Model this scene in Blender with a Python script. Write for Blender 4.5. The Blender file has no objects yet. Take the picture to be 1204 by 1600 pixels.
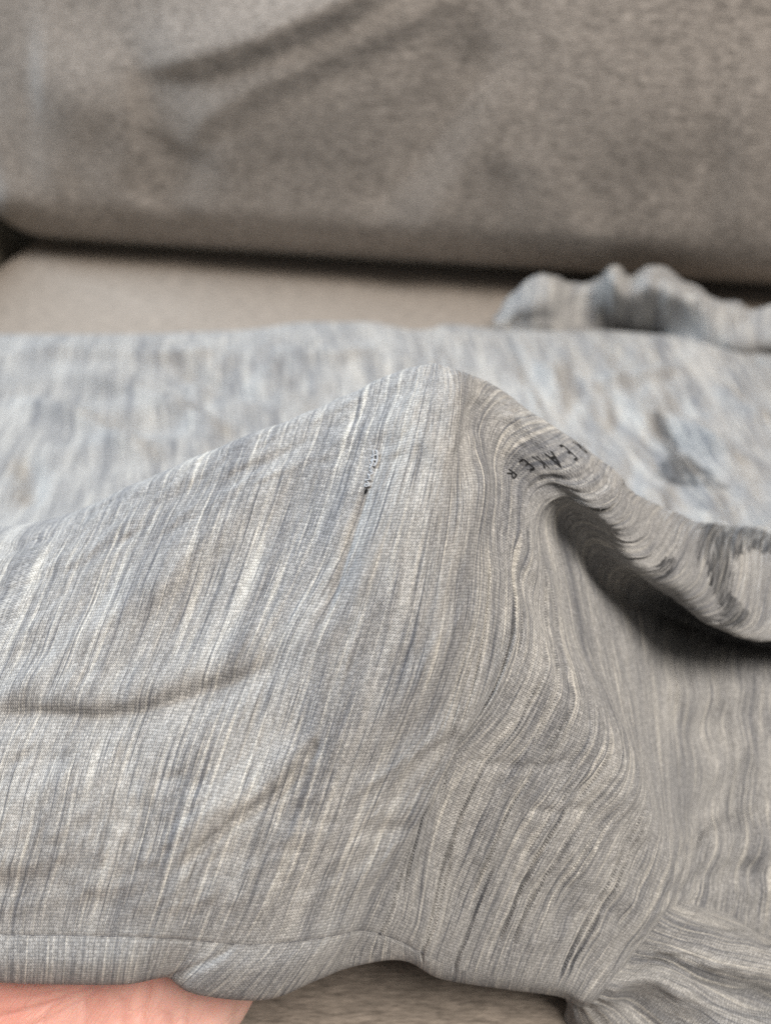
import bpy, bmesh, math, random
import numpy as np
from mathutils import Vector, Matrix

random.seed(7); rng = np.random.default_rng(11)
sc = bpy.context.scene
COL = sc.collection

# ------------------------------------------------------------------ camera
TH = math.radians(41.0); CAM_H = 0.275; FPX = 1181.0
ST, CT = math.sin(TH), math.cos(TH)
cam_d = bpy.data.cameras.new('camera'); cam = bpy.data.objects.new('camera', cam_d); COL.objects.link(cam)
cam.location = (0, 0, CAM_H); cam.rotation_euler = (math.pi/2 - TH, 0, 0)
cam_d.sensor_fit = 'HORIZONTAL'; cam_d.sensor_width = 36.0; cam_d.lens = 36.0*FPX/1204.0
cam_d.clip_start = 0.01; cam_d.clip_end = 50
cam_d.dof.use_dof = True; cam_d.dof.focus_distance = 0.199; cam_d.dof.aperture_fstop = 9.0
sc.camera = cam

# ------------------------------------------------------------------ world and lamps (indoor room light)
w = bpy.data.worlds.new('World'); sc.world = w; w.use_nodes = True
bg = w.node_tree.nodes['Background']; bg.inputs['Color'].default_value = (1.0, 0.97, 0.93, 1); bg.inputs['Strength'].default_value = 0.22

def area(name, loc, target, size, energy, color):
    d = bpy.data.lights.new(name, 'AREA'); d.shape = 'RECTANGLE'; d.size, d.size_y = size; d.energy = energy; d.color = color
    o = bpy.data.objects.new(name, d); COL.objects.link(o); o.location = loc
    o.rotation_euler = (Vector(target) - Vector(loc)).to_track_quat('-Z', 'Y').to_euler(); return o
area('window_light', (-1.9, 1.05, 1.4), (0, 0.3, 0.05), (1.1, 1.3), 104, (0.72, 0.86, 1.0))
area('ceiling_light', (0.70, -0.15, 1.9), (0.05, 0.25, 0.0), (1.0, 1.0), 60, (1.0, 0.94, 0.87))

sc.view_settings.view_transform = 'Standard'; sc.view_settings.look = 'None'
sc.view_settings.exposure = 0.0; sc.view_settings.gamma = 1.0
sc.render.engine = 'CYCLES'; sc.cycles.use_denoising = False
sc.cycles.max_bounces = 6; sc.cycles.diffuse_bounces = 4

# ------------------------------------------------------------------ small helpers
def P(px, py, d):
    a = (px-602)/FPX; b = (800-py)/FPX
    return np.array((a*d, d*(CT+b*ST), CAM_H + d*(b*CT-ST)))
def project(V):
    y = V[..., 1]; z = V[..., 2]-CAM_H
    d = y*CT - z*ST; up = y*ST + z*CT
    return 602+V[..., 0]/d*FPX, 800-up/d*FPX, d

def tangents(x, Q):
    m = np.zeros_like(Q); h = np.diff(x)
    s = np.diff(Q, axis=0)/h.reshape((-1,)+(1,)*(Q.ndim-1))
    for k in range(1, len(x)-1):
        m[k] = (h[k]*s[k-1]+h[k-1]*s[k])/(h[k]+h[k-1])
    m[0] = s[0]; m[-1] = s[-1]
    return m
def spline(x, Q, xs):
    """C1 cubic through Q (n,...) at x, evaluated at xs"""
    x = np.asarray(x, float); Q = np.asarray(Q, float); xs = np.asarray(xs, float)
    m = tangents(x, Q); k = np.clip(np.searchsorted(x, xs, side='right')-1, 0, len(x)-2)
    h = x[k+1]-x[k]; t = (xs-x[k])/h; sh = (-1,)+(1,)*(Q.ndim-1)
    t = t.reshape(sh); h = h.reshape(sh)
    return ((2*t**3-3*t**2+1)*Q[k]+(t**3-2*t**2+t)*h*m[k]+(-2*t**3+3*t**2)*Q[k+1]+(t**3-t**2)*h*m[k+1])

def blur(A, n, axis):
    for _ in range(n):
        B = A.copy(); sl = [slice(None)]*A.ndim
        a = list(sl); b = list(sl); c = list(sl)
        a[axis] = slice(0, -2); b[axis] = slice(1, -1); c[axis] = slice(2, None)
        B[tuple(b)] = .25*A[tuple(a)]+.5*A[tuple(b)]+.25*A[tuple(c)]
        A = B
    return A

def grid_normals(G):
    du = np.gradient(G, axis=1); dv = np.gradient(G, axis=0)
    n = np.cross(du, dv); n /= np.linalg.norm(n, axis=2, keepdims=True)+1e-12
    return n

def vnoise(shape, ci, cj, seed):
    """smooth value noise on a grid with ci x cj cells"""
    r = np.random.default_rng(seed); g = r.standard_normal((ci+3, cj+3))
    i = np.linspace(0, ci, shape[0]); j = np.linspace(0, cj, shape[1])
    a = spline(np.arange(ci+3), g, i+1.0)
    return spline(np.arange(cj+3), a.T, j+1.0).T

def mesh_grid(name, G, U, V, mat, parent=None, rows=None):
    """one mesh object from an (m,n,3) grid with UVs in millimetres"""
    m, n = G.shape[:2]
    me = bpy.data.meshes.new(name)
    idx = np.arange(m*n).reshape(m, n)
    f = np.stack((idx[:-1, :-1], idx[:-1, 1:], idx[1:, 1:], idx[1:, :-1]), -1).reshape(-1, 4)
    me.vertices.add(m*n); me.vertices.foreach_set('co', G.reshape(-1).astype(np.float32))
    me.loops.add(f.size); me.loops.foreach_set('vertex_index', f.reshape(-1).astype(np.int32))
    me.polygons.add(len(f)); me.polygons.foreach_set('loop_start', (np.arange(len(f))*4).astype(np.int32))
    me.polygons.foreach_set('loop_total', np.full(len(f), 4, np.int32))
    me.polygons.foreach_set('use_smooth', np.ones(len(f), bool))
    uv = me.uv_layers.new(name='UVMap')
    UVv = np.stack((U.reshape(-1), V.reshape(-1)), -1)
    uv.data.foreach_set('uv', UVv[f.reshape(-1)].reshape(-1).astype(np.float32))
    me.update(); me.validate()
    return link(name, me, mat, parent)

def link(name, me, mat, parent=None):
    o = bpy.data.objects.new(name, me); COL.objects.link(o)
    if mat: me.materials.append(mat)
    if parent: o.parent = parent
    return o
def pydata(name, verts, faces, mat, parent=None, smooth=True):
    me = bpy.data.meshes.new(name); me.from_pydata([tuple(v) for v in verts], [], faces)
    if smooth: me.polygons.foreach_set('use_smooth', [True]*len(me.polygons))
    me.update(); return link(name, me, mat, parent)
def empty(name, loc=(0, 0, 0), **kw):
    o = bpy.data.objects.new(name, None); COL.objects.link(o); o.location = loc; o.empty_display_size = .02
    return tag(o, **kw)
def tag(o, label=None, category=None, group=None, kind=None):
    for k, v in (('label', label), ('category', category), ('group', group), ('kind', kind)):
        if v: o[k] = v
    return o
def tube_data(pts, r, sides=8, closed=False):
    pts = np.asarray(pts, float); n = len(pts); vs = []; fs = []
    rr = np.broadcast_to(np.asarray(r, float), (n,))
    t = np.roll(pts, -1, 0)-np.roll(pts, 1, 0) if closed else np.gradient(pts, axis=0)
    t /= np.linalg.norm(t, axis=1, keepdims=True)+1e-12
    ref = np.array((0.1, 0.2, 0.97))
    for k in range(n):
        a = np.cross(t[k], ref); a /= np.linalg.norm(a)+1e-12; b = np.cross(t[k], a)
        for q in range(sides):
            an = 2*math.pi*q/sides
            vs.append(pts[k]+rr[k]*(math.cos(an)*a+math.sin(an)*b))
    for k in range(n if closed else n-1):
        for q in range(sides):
            k2 = (k+1) % n
            fs.append((k*sides+q, k*sides+(q+1) % sides, k2*sides+(q+1) % sides, k2*sides+q))
    if not closed:
        fs.append(tuple(range(sides))[::-1]); fs.append(tuple((n-1)*sides+q for q in range(sides)))
    return vs, fs

# ------------------------------------------------------------------ materials
class NT:
    def __init__(s, name):
        s.m = bpy.data.materials.new(name); s.m.use_nodes = True; s.t = s.m.node_tree; s.n = s.t.nodes
        s.bsdf = s.n['Principled BSDF']; s.out = s.n['Material Output']
    def node(s, typ, **kw):
        n = s.n.new(typ)
        for k, v in kw.items(): setattr(n, k, v)
        return n
    def put(s, sock, v):
        if isinstance(v, (int, float)): sock.default_value = v
        elif isinstance(v, (tuple, list)): sock.default_value = v if len(v) == len(sock.default_value) else (*v, 1)
        else: s.t.links.new(v, sock)
    def math(s, op, a, b=None, c=None, clamp=False):
        n = s.node('ShaderNodeMath', operation=op); n.use_clamp = clamp; s.put(n.inputs[0], a)
        if b is not None: s.put(n.inputs[1], b)
        if c is not None: s.put(n.inputs[2], c)
        return n.outputs[0]
    def noise(s, vec, scale=(1, 1, 1), sc_=1.0, detail=2.0, rough=.5, dist=0.0, off=(0, 0, 0)):
        mp = s.node('ShaderNodeMapping'); s.put(mp.inputs['Vector'], vec); mp.inputs['Scale'].default_value = scale; mp.inputs['Location'].default_value = off
        n = s.node('ShaderNodeTexNoise'); s.put(n.inputs['Vector'], mp.outputs[0]); n.inputs['Scale'].default_value = sc_
        n.inputs['Detail'].default_value = detail; n.inputs['Roughness'].default_value = rough; n.inputs['Distortion'].default_value = dist
        return n.outputs['Fac']
    def ramp(s, fac, stops, interp='LINEAR'):
        r = s.node('ShaderNodeValToRGB'); r.color_ramp.interpolation = interp
        while len(r.color_ramp.elements) < len(stops): r.color_ramp.elements.new(.5)
        for e, (p, c) in zip(r.color_ramp.elements, stops):
            e.position = p; e.color = (*c, 1) if len(c) == 3 else c
        s.put(r.inputs[0], fac); return r.outputs[0]
    def mix(s, fac, a, b, blend='MIX'):
        n = s.node('ShaderNodeMix', data_type='RGBA', blend_type=blend)
        s.put(n.inputs[0], fac); s.put(n.inputs[6], a); s.put(n.inputs[7], b); return n.outputs[2]
    def bump(s, h, strength, dist):
        n = s.node('ShaderNodeBump'); s.put(n.inputs['Height'], h); n.inputs['Strength'].default_value = strength; n.inputs['Distance'].default_value = dist
        return n.outputs[0]

def g3(v): return (v, v, v)

def jersey(name, ink=False):
    """heathered slub jersey: UV x across the courses, y along them, both in millimetres"""
    k = NT(name)
    uv = k.node('ShaderNodeUVMap', uv_map='UVMap').outputs[0]
    sx = k.node('ShaderNodeSeparateXYZ'); k.put(sx.inputs[0], uv); u, v = sx.outputs[0], sx.outputs[1]
    # knit loops: wales across v (0.8 mm), courses across u (0.55 mm), both a little uneven
    wob = k.noise(uv, (.35, .35, 1), 1.0, 2, off=(17, 3, 0))
    vv = k.math('ADD', v, k.math('MULTIPLY', wob, 1.0))
    a = k.math('FRACT', k.math('DIVIDE', vv, .82)); tri = k.math('MULTIPLY', k.math('ABSOLUTE', k.math('SUBTRACT', a, .5)), 2.0)
    crs = k.math('SINE', k.math('MULTIPLY', k.math('ADD', k.math('DIVIDE', u, .62), k.math('ADD', k.math('MULTIPLY', tri, .9), k.math('MULTIPLY', wob, .8))), 2*math.pi))
    wale = k.math('SUBTRACT', 1.0, k.math('POWER', tri, 2.0))
    irr = k.noise(uv, (1.6, 1.6, 1), 1.0, 2)
    knit = k.math('ADD', k.math('MULTIPLY', wale, .36), k.math('MULTIPLY', k.math('ADD', k.math('MULTIPLY', crs, .5), .5), .64))
    # slub streaks along the courses
    lite = k.noise(uv, (.80, .017, 1), 1.0, 3, .68)
    dk = k.noise(uv, (1.0, .019, 1), 1.0, 3, .68, off=(31, 7, 0))
    fine = k.noise(uv, (2.5, .06, 1), 1.0, 2, .6, off=(3, 77, 0))
    sp = k.noise(uv, (2.6, 1.6, 1), 1.0, 2, .7, off=(9, 4, 0))
    wide = k.noise(uv, (.09, .012, 1), 1.0, 2, .5, off=(44, 20, 0))
    f = k.math('ADD', k.math('ADD', k.math('MULTIPLY', fine, .58), k.math('MULTIPLY', sp, .42)), k.math('MULTIPLY', k.math('SUBTRACT', wide, .5), .5))
    col = k.ramp(f, [(.34, (.145, .147, .158)), (.50, (.285, .279, .273)), (.66, (.43, .415, .39))])
    col = k.mix(k.ramp(k.math('ADD', lite, k.math('MULTIPLY', k.math('SUBTRACT', sp, .5), .16)), [(.53, g3(0)), (.66, g3(.8))]), col, (.56, .53, .475))
    col = k.mix(k.ramp(k.math('ADD', dk, k.math('MULTIPLY', k.math('SUBTRACT', sp, .5), .16)), [(.53, g3(0)), (.66, g3(.8))]), col, (.095, .10, .115))
    dark = k.ramp(knit, [(0.0, g3(.38)), (.42, g3(.88)), (1.0, g3(1.32))])
    col = k.mix(1.0, col, dark, 'MULTIPLY')
    cell = k.node('ShaderNodeCombineXYZ'); k.put(cell.inputs[0], k.math('FLOOR', k.math('ADD', k.math('DIVIDE', u, .62), k.math('MULTIPLY', wob, .8)))); k.put(cell.inputs[1], k.math('FLOOR', k.math('DIVIDE', vv, .82)))
    wn = k.node('ShaderNodeTexWhiteNoise', noise_dimensions='2D'); k.put(wn.inputs['Vector'], cell.outputs[0])
    col = k.mix(1.0, col, k.ramp(wn.outputs['Value'], [(0.0, g3(.80)), (.5, g3(1.0)), (1.0, g3(1.22))]), 'MULTIPLY')
    if ink:
        q = k.noise(uv, (1.5, .05, 1), 1.0, 3, .65, off=(5, 5, 0))
        q2 = k.noise(uv, (.25, .2, 1), 1.0, 2, .5)
        m = k.ramp(k.math('ADD', k.math('MULTIPLY', q, .8), k.math('MULTIPLY', q2, .2)), [(.40, g3(0.0)), (.53, g3(.9))])
        col = k.mix(m, col, (.022, .023, .026))
    k.put(k.bsdf.inputs['Base Color'], col)
    k.put(k.bsdf.inputs['Roughness'], .95); k.put(k.bsdf.inputs['Specular IOR Level'], .12)
    k.put(k.bsdf.inputs['Sheen Weight'], .12); k.put(k.bsdf.inputs['Sheen Roughness'], .5)
    hh = k.math('ADD', knit, k.math('MULTIPLY', irr, .5))
    k.put(k.bsdf.inputs['Normal'], k.bump(hh, .6, .00030))
    return k.m

def upholstery(name, tint, con=1.0):
    k = NT(name); tc = k.node('ShaderNodeTexCoord').outputs['Object']
    n1 = k.noise(tc, (220, 1500, 1500), 1.0, 3, .65); n2 = k.noise(tc, (80, 560, 560), 1.0, 3, .6, off=(3, 1, 2)); n3 = k.noise(tc, (9, 12, 12), 1.0, 3, .6)
    f = k.math('ADD', k.math('ADD', k.math('MULTIPLY', n1, .55), k.math('MULTIPLY', n2, .41)), k.math('MULTIPLY', n3, .04))
    c = k.ramp(f, [(.5-.12/con, tuple(.36*t for t in tint)), (.5, tint), (.5+.12/con, tuple(1.7*t for t in tint))])
    k.put(k.bsdf.inputs['Base Color'], c); k.put(k.bsdf.inputs['Roughness'], .92); k.put(k.bsdf.inputs['Specular IOR Level'], .15)
    k.put(k.bsdf.inputs['Sheen Weight'], .15)
    k.put(k.bsdf.inputs['Normal'], k.bump(f, .6, .0012))
    return k.m

def plain(name, col, rough=.8, spec=.2, var=.0, scale=800):
    k = NT(name)
    if var:
        tc = k.node('ShaderNodeTexCoord').outputs['Object']; n = k.noise(tc, (scale,)*3, 1.0, 3)
        k.put(k.bsdf.inputs['Base Color'], k.ramp(n, [(.3, tuple(c*(1-var) for c in col)), (.7, tuple(c*(1+var) for c in col))]))
    else: k.put(k.bsdf.inputs['Base Color'], (*col, 1))
    k.put(k.bsdf.inputs['Roughness'], rough); k.put(k.bsdf.inputs['Specular IOR Level'], spec); return k.m

M_shirt = jersey('jersey_heather'); M_print = jersey('jersey_printed', True)
M_sofa = upholstery('sofa_chenille', (.245, .208, .174), .6); M_cush = upholstery('cushion_chenille', (.335, .30, .27), .95)
M_arm = upholstery('armrest_chenille', (.22, .19, .14))
M_pipe = upholstery('piping_cloth', (.42, .385, .32))
M_thread = plain('thread_bluegrey', (.36, .37, .385), .9, .25, .25, 3000)
M_threaddark = plain('thread_dark', (.075, .075, .085), .85, .15, .2, 3000)
M_threadgrey = plain('thread_grey', (.26, .25, .24), .85, .15, .3, 3000)
M_ink = plain('ink_black', (.012, .012, .013), .7, .2, .3, 4000)
M_lint = plain('lint_grey', (.42, .41, .40), .9, .1)
M_hole = plain('hole_dark', (.01, .01, .01), .95, .05)

def skin():
    k = NT('skin'); tc = k.node('ShaderNodeTexCoord').outputs['Object']
    a = k.noise(tc, (38, 38, 38), 1.0, 3, .55); b = k.noise(tc, (220, 220, 220), 1.0, 3, .6)
    c = k.ramp(a, [(.32, (.68, .33, .27)), (.5, (.76, .43, .36)), (.7, (.82, .54, .45))])
    k.put(k.bsdf.inputs['Base Color'], c); k.put(k.bsdf.inputs['Roughness'], .5); k.put(k.bsdf.inputs['Specular IOR Level'], .35)
    k.put(k.bsdf.inputs['Subsurface Weight'], .35); k.put(k.bsdf.inputs['Subsurface Radius'], (.008, .003, .0015)); k.put(k.bsdf.inputs['Subsurface Scale'], .6)
    mp = k.node('ShaderNodeMapping'); k.put(mp.inputs[0], tc); mp.inputs['Rotation'].default_value = (0, 0, .6)
    w1 = k.noise(mp.outputs[0], (210, 22, 60), 1.0, 3, .6, 1.2); w2 = k.noise(tc, (60, 160, 60), 1.0, 2, .5, .8)
    line = k.ramp(k.math('ABSOLUTE', k.math('SUBTRACT', w1, .5)), [(0, g3(0)), (.035, g3(1))])
    h = k.math('ADD', k.math('ADD', k.math('MULTIPLY', line, .30), k.math('MULTIPLY', w2, .6)), k.math('MULTIPLY', b, .35))
    k.put(k.bsdf.inputs['Normal'], k.bump(h, .45, .0010))
    return k.m
M_skin = skin()

# ------------------------------------------------------------------ sofa
SR = -math.radians(9.0)
EX = np.array((math.cos(SR), math.sin(SR), 0)); EY = np.array((-math.sin(SR), math.cos(SR), 0))
S0 = np.array((-.299, .668, 0.0))           # a point on the line where back cushion meets the seat
def SL(x, y, z): return S0 + x*EX + y*EY + np.array((0, 0, z))

def soft_box(name, x0, x1, y0, y1, z0, z1, r, n, mat, parent, bulge=0.0, fn=None, power=4.0):
    """a rounded upholstered block: a subdivided box whose edges are rounded, in sofa coordinates"""
    bm = bmesh.new(); bmesh.ops.create_cube(bm, size=2.0)
    bmesh.ops.subdivide_edges(bm, edges=bm.edges[:], cuts=n, use_grid_fill=True)
    cx, cy, cz = (x0+x1)/2, (y0+y1)/2, (z0+z1)/2; hx, hy, hz = (x1-x0)/2, (y1-y0)/2, (z1-z0)/2
    for v in bm.verts:
        # denser sampling toward the edges
        q = [math.copysign(1-(1-abs(c))**1.35, c) for c in v.co]
        p = np.array((q[0]*hx, q[1]*hy, q[2]*hz))
        inner = np.clip(p, [-(hx-r), -(hy-r), -(hz-r)], [hx-r, hy-r, hz-r]); d = p-inner; L = np.linalg.norm(d)
        if L > 1e-9: p = inner+d/L*r*min(1.0, L/r) if L > r else p
        bx, by, bz = p[0]/hx, p[1]/hy, p[2]/hz
        k = bulge*(1-bx*bx)
        p[1] += math.copysign(k*(1-bz*bz), by)*(abs(by)**2)*(hy > 0)
        p[2] += math.copysign(bulge*.5*(1-bx*bx)*(1-by*by), bz)*(abs(bz)**2)
        if fn is not None: p = fn(p, bx, by, bz)
        v.co = Vector(SL(cx+p[0], cy+p[1], cz+p[2]))
    me = bpy.data.meshes.new(name); bm.to_mesh(me); bm.free()
    me.polygons.foreach_set('use_smooth', [True]*len(me.polygons))
    return link(name, me, mat, parent)

sofa = empty('sofa', tuple(SL(.35, -.2, -.42)), label='grey-brown woven fabric sofa that the shirt lies on', category='sofa')
def child(o, root):
    o.parent = root; o.matrix_parent_inverse = root.matrix_world.inverted()
    return o
bpy.context.view_layer.update()
child(soft_box('seat_cushion', -.052, 1.25, -.80, .12, -.17, 0.0, .022, 40, M_sofa, None), sofa)
child(soft_box('armrest', -.27, -.072, -.84, .20, -.40, .095, .045, 24, M_arm, None), sofa)
child(soft_box('sofa_base', -.06, 1.30, -.76, .18, -.38, -.178, .02, 8, M_sofa, None), sofa)
child(soft_box('backrest', -.06, 1.30, .17, .30, -.36, .52, .04, 12, M_cush, None), sofa)

# back cushion with its folds, built in sofa coordinates as front sheet + back sheet joined round the rim
def back_cushion():
    x0, x1, z0, z1 = -.075, .98, .004, .50
    nx, nz = 260, 150
    xs = np.linspace(-1, 1, nx); zs = np.linspace(-1, 1, nz)
    xs = np.sign(xs)*(1-(1-np.abs(xs))**1.5); zs = np.sign(zs)*(1-(1-np.abs(zs))**1.5)
    Z, X = np.meshgrid(zs, xs, indexing='ij')
    # rounded-rectangle outline
    cx, cz, hx, hz = (x0+x1)/2, (z0+z1)/2, (x1-x0)/2, (z1-z0)/2; rc = .060
    PX = X*hx; PZ = Z*hz
    ix = np.clip(PX, -(hx-rc), hx-rc); iz = np.clip(PZ, -(hz-rc), hz-rc); dx, dz = PX-ix, PZ-iz
    L = np.hypot(dx, dz); Lm = np.maximum(np.abs(dx), np.abs(dz)); k = np.where(L > 1e-9, Lm/np.maximum(L, 1e-9), 1)
    PX = ix+dx*k; PZ = iz+dz*k
    # distance to the rim drives the pillow profile
    ix = np.clip(PX, -(hx-rc), hx-rc); iz = np.clip(PZ, -(hz-rc), hz-rc)
    rim = np.minimum(np.minimum(hx-np.abs(PX), hz-np.abs(PZ)), np.where((np.abs(PX) > hx-rc) & (np.abs(PZ) > hz-rc), rc-np.hypot(PX-ix, PZ-iz), 9))
    rim = np.maximum(rim, 0)
    e = np.minimum(np.clip(rim/.060, 0, 1), np.clip((PX+hx)/.066, 0, 1)); prof = (1-(1-e)**2.0)**.62
    th = .060*prof + .045*(1-(PX/hx)**2)*(1-(PZ/hz)**2)*prof
    # folds given as lines in the cushion plane (x, z measured from the cushion's lower left), ridge or groove
    def fold(pts, wd, amp):
        nonlocal th
        pts = np.asarray(pts, float); best = np.full(PX.shape, 9.0); along = np.zeros(PX.shape)
        for q in range(len(pts)-1):
            a, b = pts[q], pts[q+1]; ab = b-a
            t = np.clip(((PX+cx-a[0])*ab[0]+(PZ+cz-a[1])*ab[1])/(ab@ab), 0, 1)
            dd = np.hypot(PX+cx-a[0]-t*ab[0], PZ+cz-a[1]-t*ab[1])
            s = dd < best; best = np.where(s, dd, best); along = np.where(s, (q+t)/(len(pts)-1), along)
        env = np.clip(np.minimum(along, 1-along)*5, 0, 1); env = env*env*(3-2*env)
        th = th+amp*env*np.exp(-(best/wd)**2)
    def lap(pts, below, above, amp):
        nonlocal th
        pts = np.asarray(pts, float); best = np.full(PX.shape, 9.0); along = np.zeros(PX.shape); sgn = np.zeros(PX.shape)
        for q in range(len(pts)-1):
            a, b = pts[q], pts[q+1]; ab = b-a
            t = np.clip(((PX+cx-a[0])*ab[0]+(PZ+cz-a[1])*ab[1])/(ab@ab), 0, 1)
            ex, ez = PX+cx-a[0]-t*ab[0], PZ+cz-a[1]-t*ab[1]; dd = np.hypot(ex, ez); s = dd < best
            best = np.where(s, dd, best); along = np.where(s, (q+t)/(len(pts)-1), along); sgn = np.where(s, np.sign(-ex*ab[1]+ez*ab[0]), sgn)
        env = np.clip(np.minimum(along, 1-along)*4, 0, 1); env = env*env*(3-2*env)
        th = th+amp*env*np.where(sgn > 0, np.exp(-(best/above)**2), np.exp(-(best/below)**2))
    for f in CUSHION_FOLDS: fold(*f)
    for f in CUSHION_LAPS: lap(*f)
    th += .0008*vnoise(th.shape, 9, 14, 3)*prof + 0.0004*vnoise(th.shape, 22, 40, 4)*prof
    yb = .040
    lean = .10
    def place(s):
        pts = np.zeros(PX.shape+(3,))
        yy = yb - s*th + (PZ+hz)*lean
        for a in range(3): pts[..., a] = S0[a]+(PX+cx)*EX[a]+yy*EY[a]+((PZ+cz) if a == 2 else 0)
        return pts
    F, B = place(1.0), place(-.7)
    root = empty('back_cushion', tuple(SL(.45, .06, .014)), label='plump grey-brown sofa back cushion with diagonal creases above the shirt', category='cushion')
    bpy.context.view_layer.update()
    u, v = np.meshgrid(np.arange(nx), np.arange(nz))
    verts = np.concatenate((F.reshape(-1, 3), B.reshape(-1, 3))); N = nx*nz
    idx = np.arange(N).reshape(nz, nx)
    f1 = np.stack((idx[:-1, :-1], idx[:-1, 1:], idx[1:, 1:], idx[1:, :-1]), -1).reshape(-1, 4)
    faces = f1.tolist()+(f1[:, ::-1]+N).tolist()
    ring = [(0, i) for i in range(nx)]+[(j, nx-1) for j in range(1, nz)]+[(nz-1, i) for i in range(nx-2, -1, -1)]+[(j, 0) for j in range(nz-2, 0, -1)]
    rid = [idx[a] for a in ring]
    faces += [(int(rid[q]), int(rid[q]+N), int(rid[(q+1) % len(rid)]+N), int(rid[(q+1) % len(rid)])) for q in range(len(rid))]
    cov = child(pydata('cover', verts, faces, M_cush), root)
    rim_pts = np.array([(F[a]+B[a])/2 for a in ring])[::2]
    v_, f_ = tube_data(rim_pts, .0055, 8, True)
    child(pydata('piping', v_, f_, M_pipe), root)
    return root
# pixel -> cushion plane (x,z) at the visible front
def cush(px, py):
    a = (px-602)/FPX; b = (800-py)/FPX; r = np.array((a, CT+b*ST, b*CT-ST)); o = np.array((0, 0, CAM_H))
    t = ((S0-o)@EY)/(r@EY); p = o+t*r-S0
    return (p@EX, p[2])
CUSHION_LAPS = [
    ([cush(215, 100), cush(330, 78), cush(440, 42), cush(560, -10), cush(680, -70)], .005, .030, .0085),
    ([cush(295, 225), cush(345, 165), cush(430, 110), cush(540, 60), cush(660, 5), cush(760, -50)], .009, .035, .0070)]
CUSHION_FOLDS = [
    ([cush(330, 250), cush(420, 185), cush(560, 120), cush(700, 30)], .024, .003),
    ([cush(560, 330), cush(640, 230), cush(700, 130), cush(770, 20)], .022, -.006),
    ([cush(640, 400), cush(690, 330), cush(740, 200), cush(800, 60)], .022, .003),
    ([cush(680, 390), cush(740, 330), cush(800, 220)], .016, -.004),
    ([cush(260, 330), cush(290, 260), cush(300, 200)], .025, -.005),
    ([cush(60, 95), cush(150, 130), cush(260, 150)], .03, .004),
    ([cush(900, 330), cush(1000, 270), cush(1150, 240)], .04, -.004),
    ([cush(120, 345), cush(350, 355), cush(700, 378), cush(1100, 395)], .012, -.003)]
back_cushion()

# ------------------------------------------------------------------ shirt body: stripe lines traced from near side edge to far edge
def W(x, y, z): return np.array((x, y, z), float)
def line(band, near, a_i, b_i, far):
    """band: pixels below the seam (seam excluded, last = fold edge); near: seam..crest; a_i,b_i index of shoulder and valley; far: world points D, mid, E"""
    near3 = [P(*q) for q in near]; bd = [P(*q) for q in band]
    fe = band[-1]
    und = [P(fe[0]+4, fe[1]-10, fe[2]+.010), P(fe[0]+10, fe[1]-45, fe[2]+.017)]
    far3 = [np.array(q, float) for q in far]
    E = far3[-1]; tail = [E+np.array((0, .006, -.007)), E+np.array((0, -.012, -E[2]+.0015))]
    pts = und[::-1]+bd[::-1]+near3+far3+tail
    k0 = 2; ks = 2+len(bd); keys = [0, k0, ks, ks+a_i, ks+b_i, ks+len(near3)-1, ks+len(near3), ks+len(near3)+len(far3)-1, len(pts)-1]
    return np.array(pts), keys
def far(xc, xe, yd, zd, ye, ze=.012):
    return [W(xc, yd, zd), W(xc*.5+xe*.5, yd*.55+ye*.45, .016), W(xe, ye, ze)]
def wline(x, seam, A, B, C, D, E):
    """an off-picture line given in world (y,z)"""
    s = [W(x, *seam), W(x+.01, *A), W(x+.02, *B), W(x+.028, *C), W(x+.03, *D), W(x+.02, (D[0]+E[0])/2, .015), W(x+.01, *E)]
    pre = [W(x, seam[0]+.03, max(.002, seam[1]-.02)), W(x, seam[0]+.004, max(.003, seam[1]-.016)), W(x, seam[0]-.004, max(.005, seam[1]-.008))]
    E_ = s[-1]; pts = pre+s+[E_+np.array((0, .006, -.007)), E_+np.array((0, -.012, -E_[2]+.0015))]
    return np.array(pts), [0, 2, 3, 4, 5, 6, 7, 9, 11]

C = []
C.append(wline(-.36, (.06, .014), (.11, .016), (.16, .018), (.21, .018), (.27, .014), (.50, .012)))
C.append(wline(-.235, (.055, .05), (.105, .075), (.155, .092), (.195, .097), (.26, .03), (.50, .012)))
C.append(line([(-162, 1500, .1855), (-164, 1530, .188)], [(-160, 1465, .186), (-125, 1320, .187), (-90, 1200, .192), (-20, 1030, .203), (30, 920, .213), (65, 850, .222), (80, 817, .228)], 2, 4, far(-.105, -.15, .27, .03, .502)))
C.append(line([(88, 1503, .1845), (85, 1538, .188)], [(90, 1462, .186), (128, 1300, .187), (165, 1150, .194), (235, 950, .204), (280, 830, .212), (318, 740, .218), (332, 705, .223)], 2, 4, far(-.055, -.095, .275, .03, .508)))
C.append(line([(211, 1505, .1850), (205, 1537, .188)], [(220, 1465, .186), (250, 1370, .186), (300, 1200, .191), (370, 1000, .199), (420, 870, .205), (465, 740, .211), (490, 665, .217), (500, 637, .221)], 2, 5, far(-.03, -.06, .275, .03, .518)))
C.append(line([(285, 1500, .1880), (266, 1528, .191)], [(300, 1470, .187), (330, 1390, .187), (408, 1175, .192), (470, 1000, .197), (543, 862, .2015), (583, 735, .205), (612, 640, .210), (627, 582, .217)], 2, 5, far(-.005, -.03, .275, .03, .518)))
C.append(line([(345, 1520, .1860), (305, 1554, .189)], [(385, 1477, .188), (425, 1400, .188), (505, 1175, .192), (560, 1000, .195), (605, 850, .198), (640, 720, .202), (664, 615, .208), (674, 568, .216)], 2, 5, far(.012, -.008, .275, .03, .518)))
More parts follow.
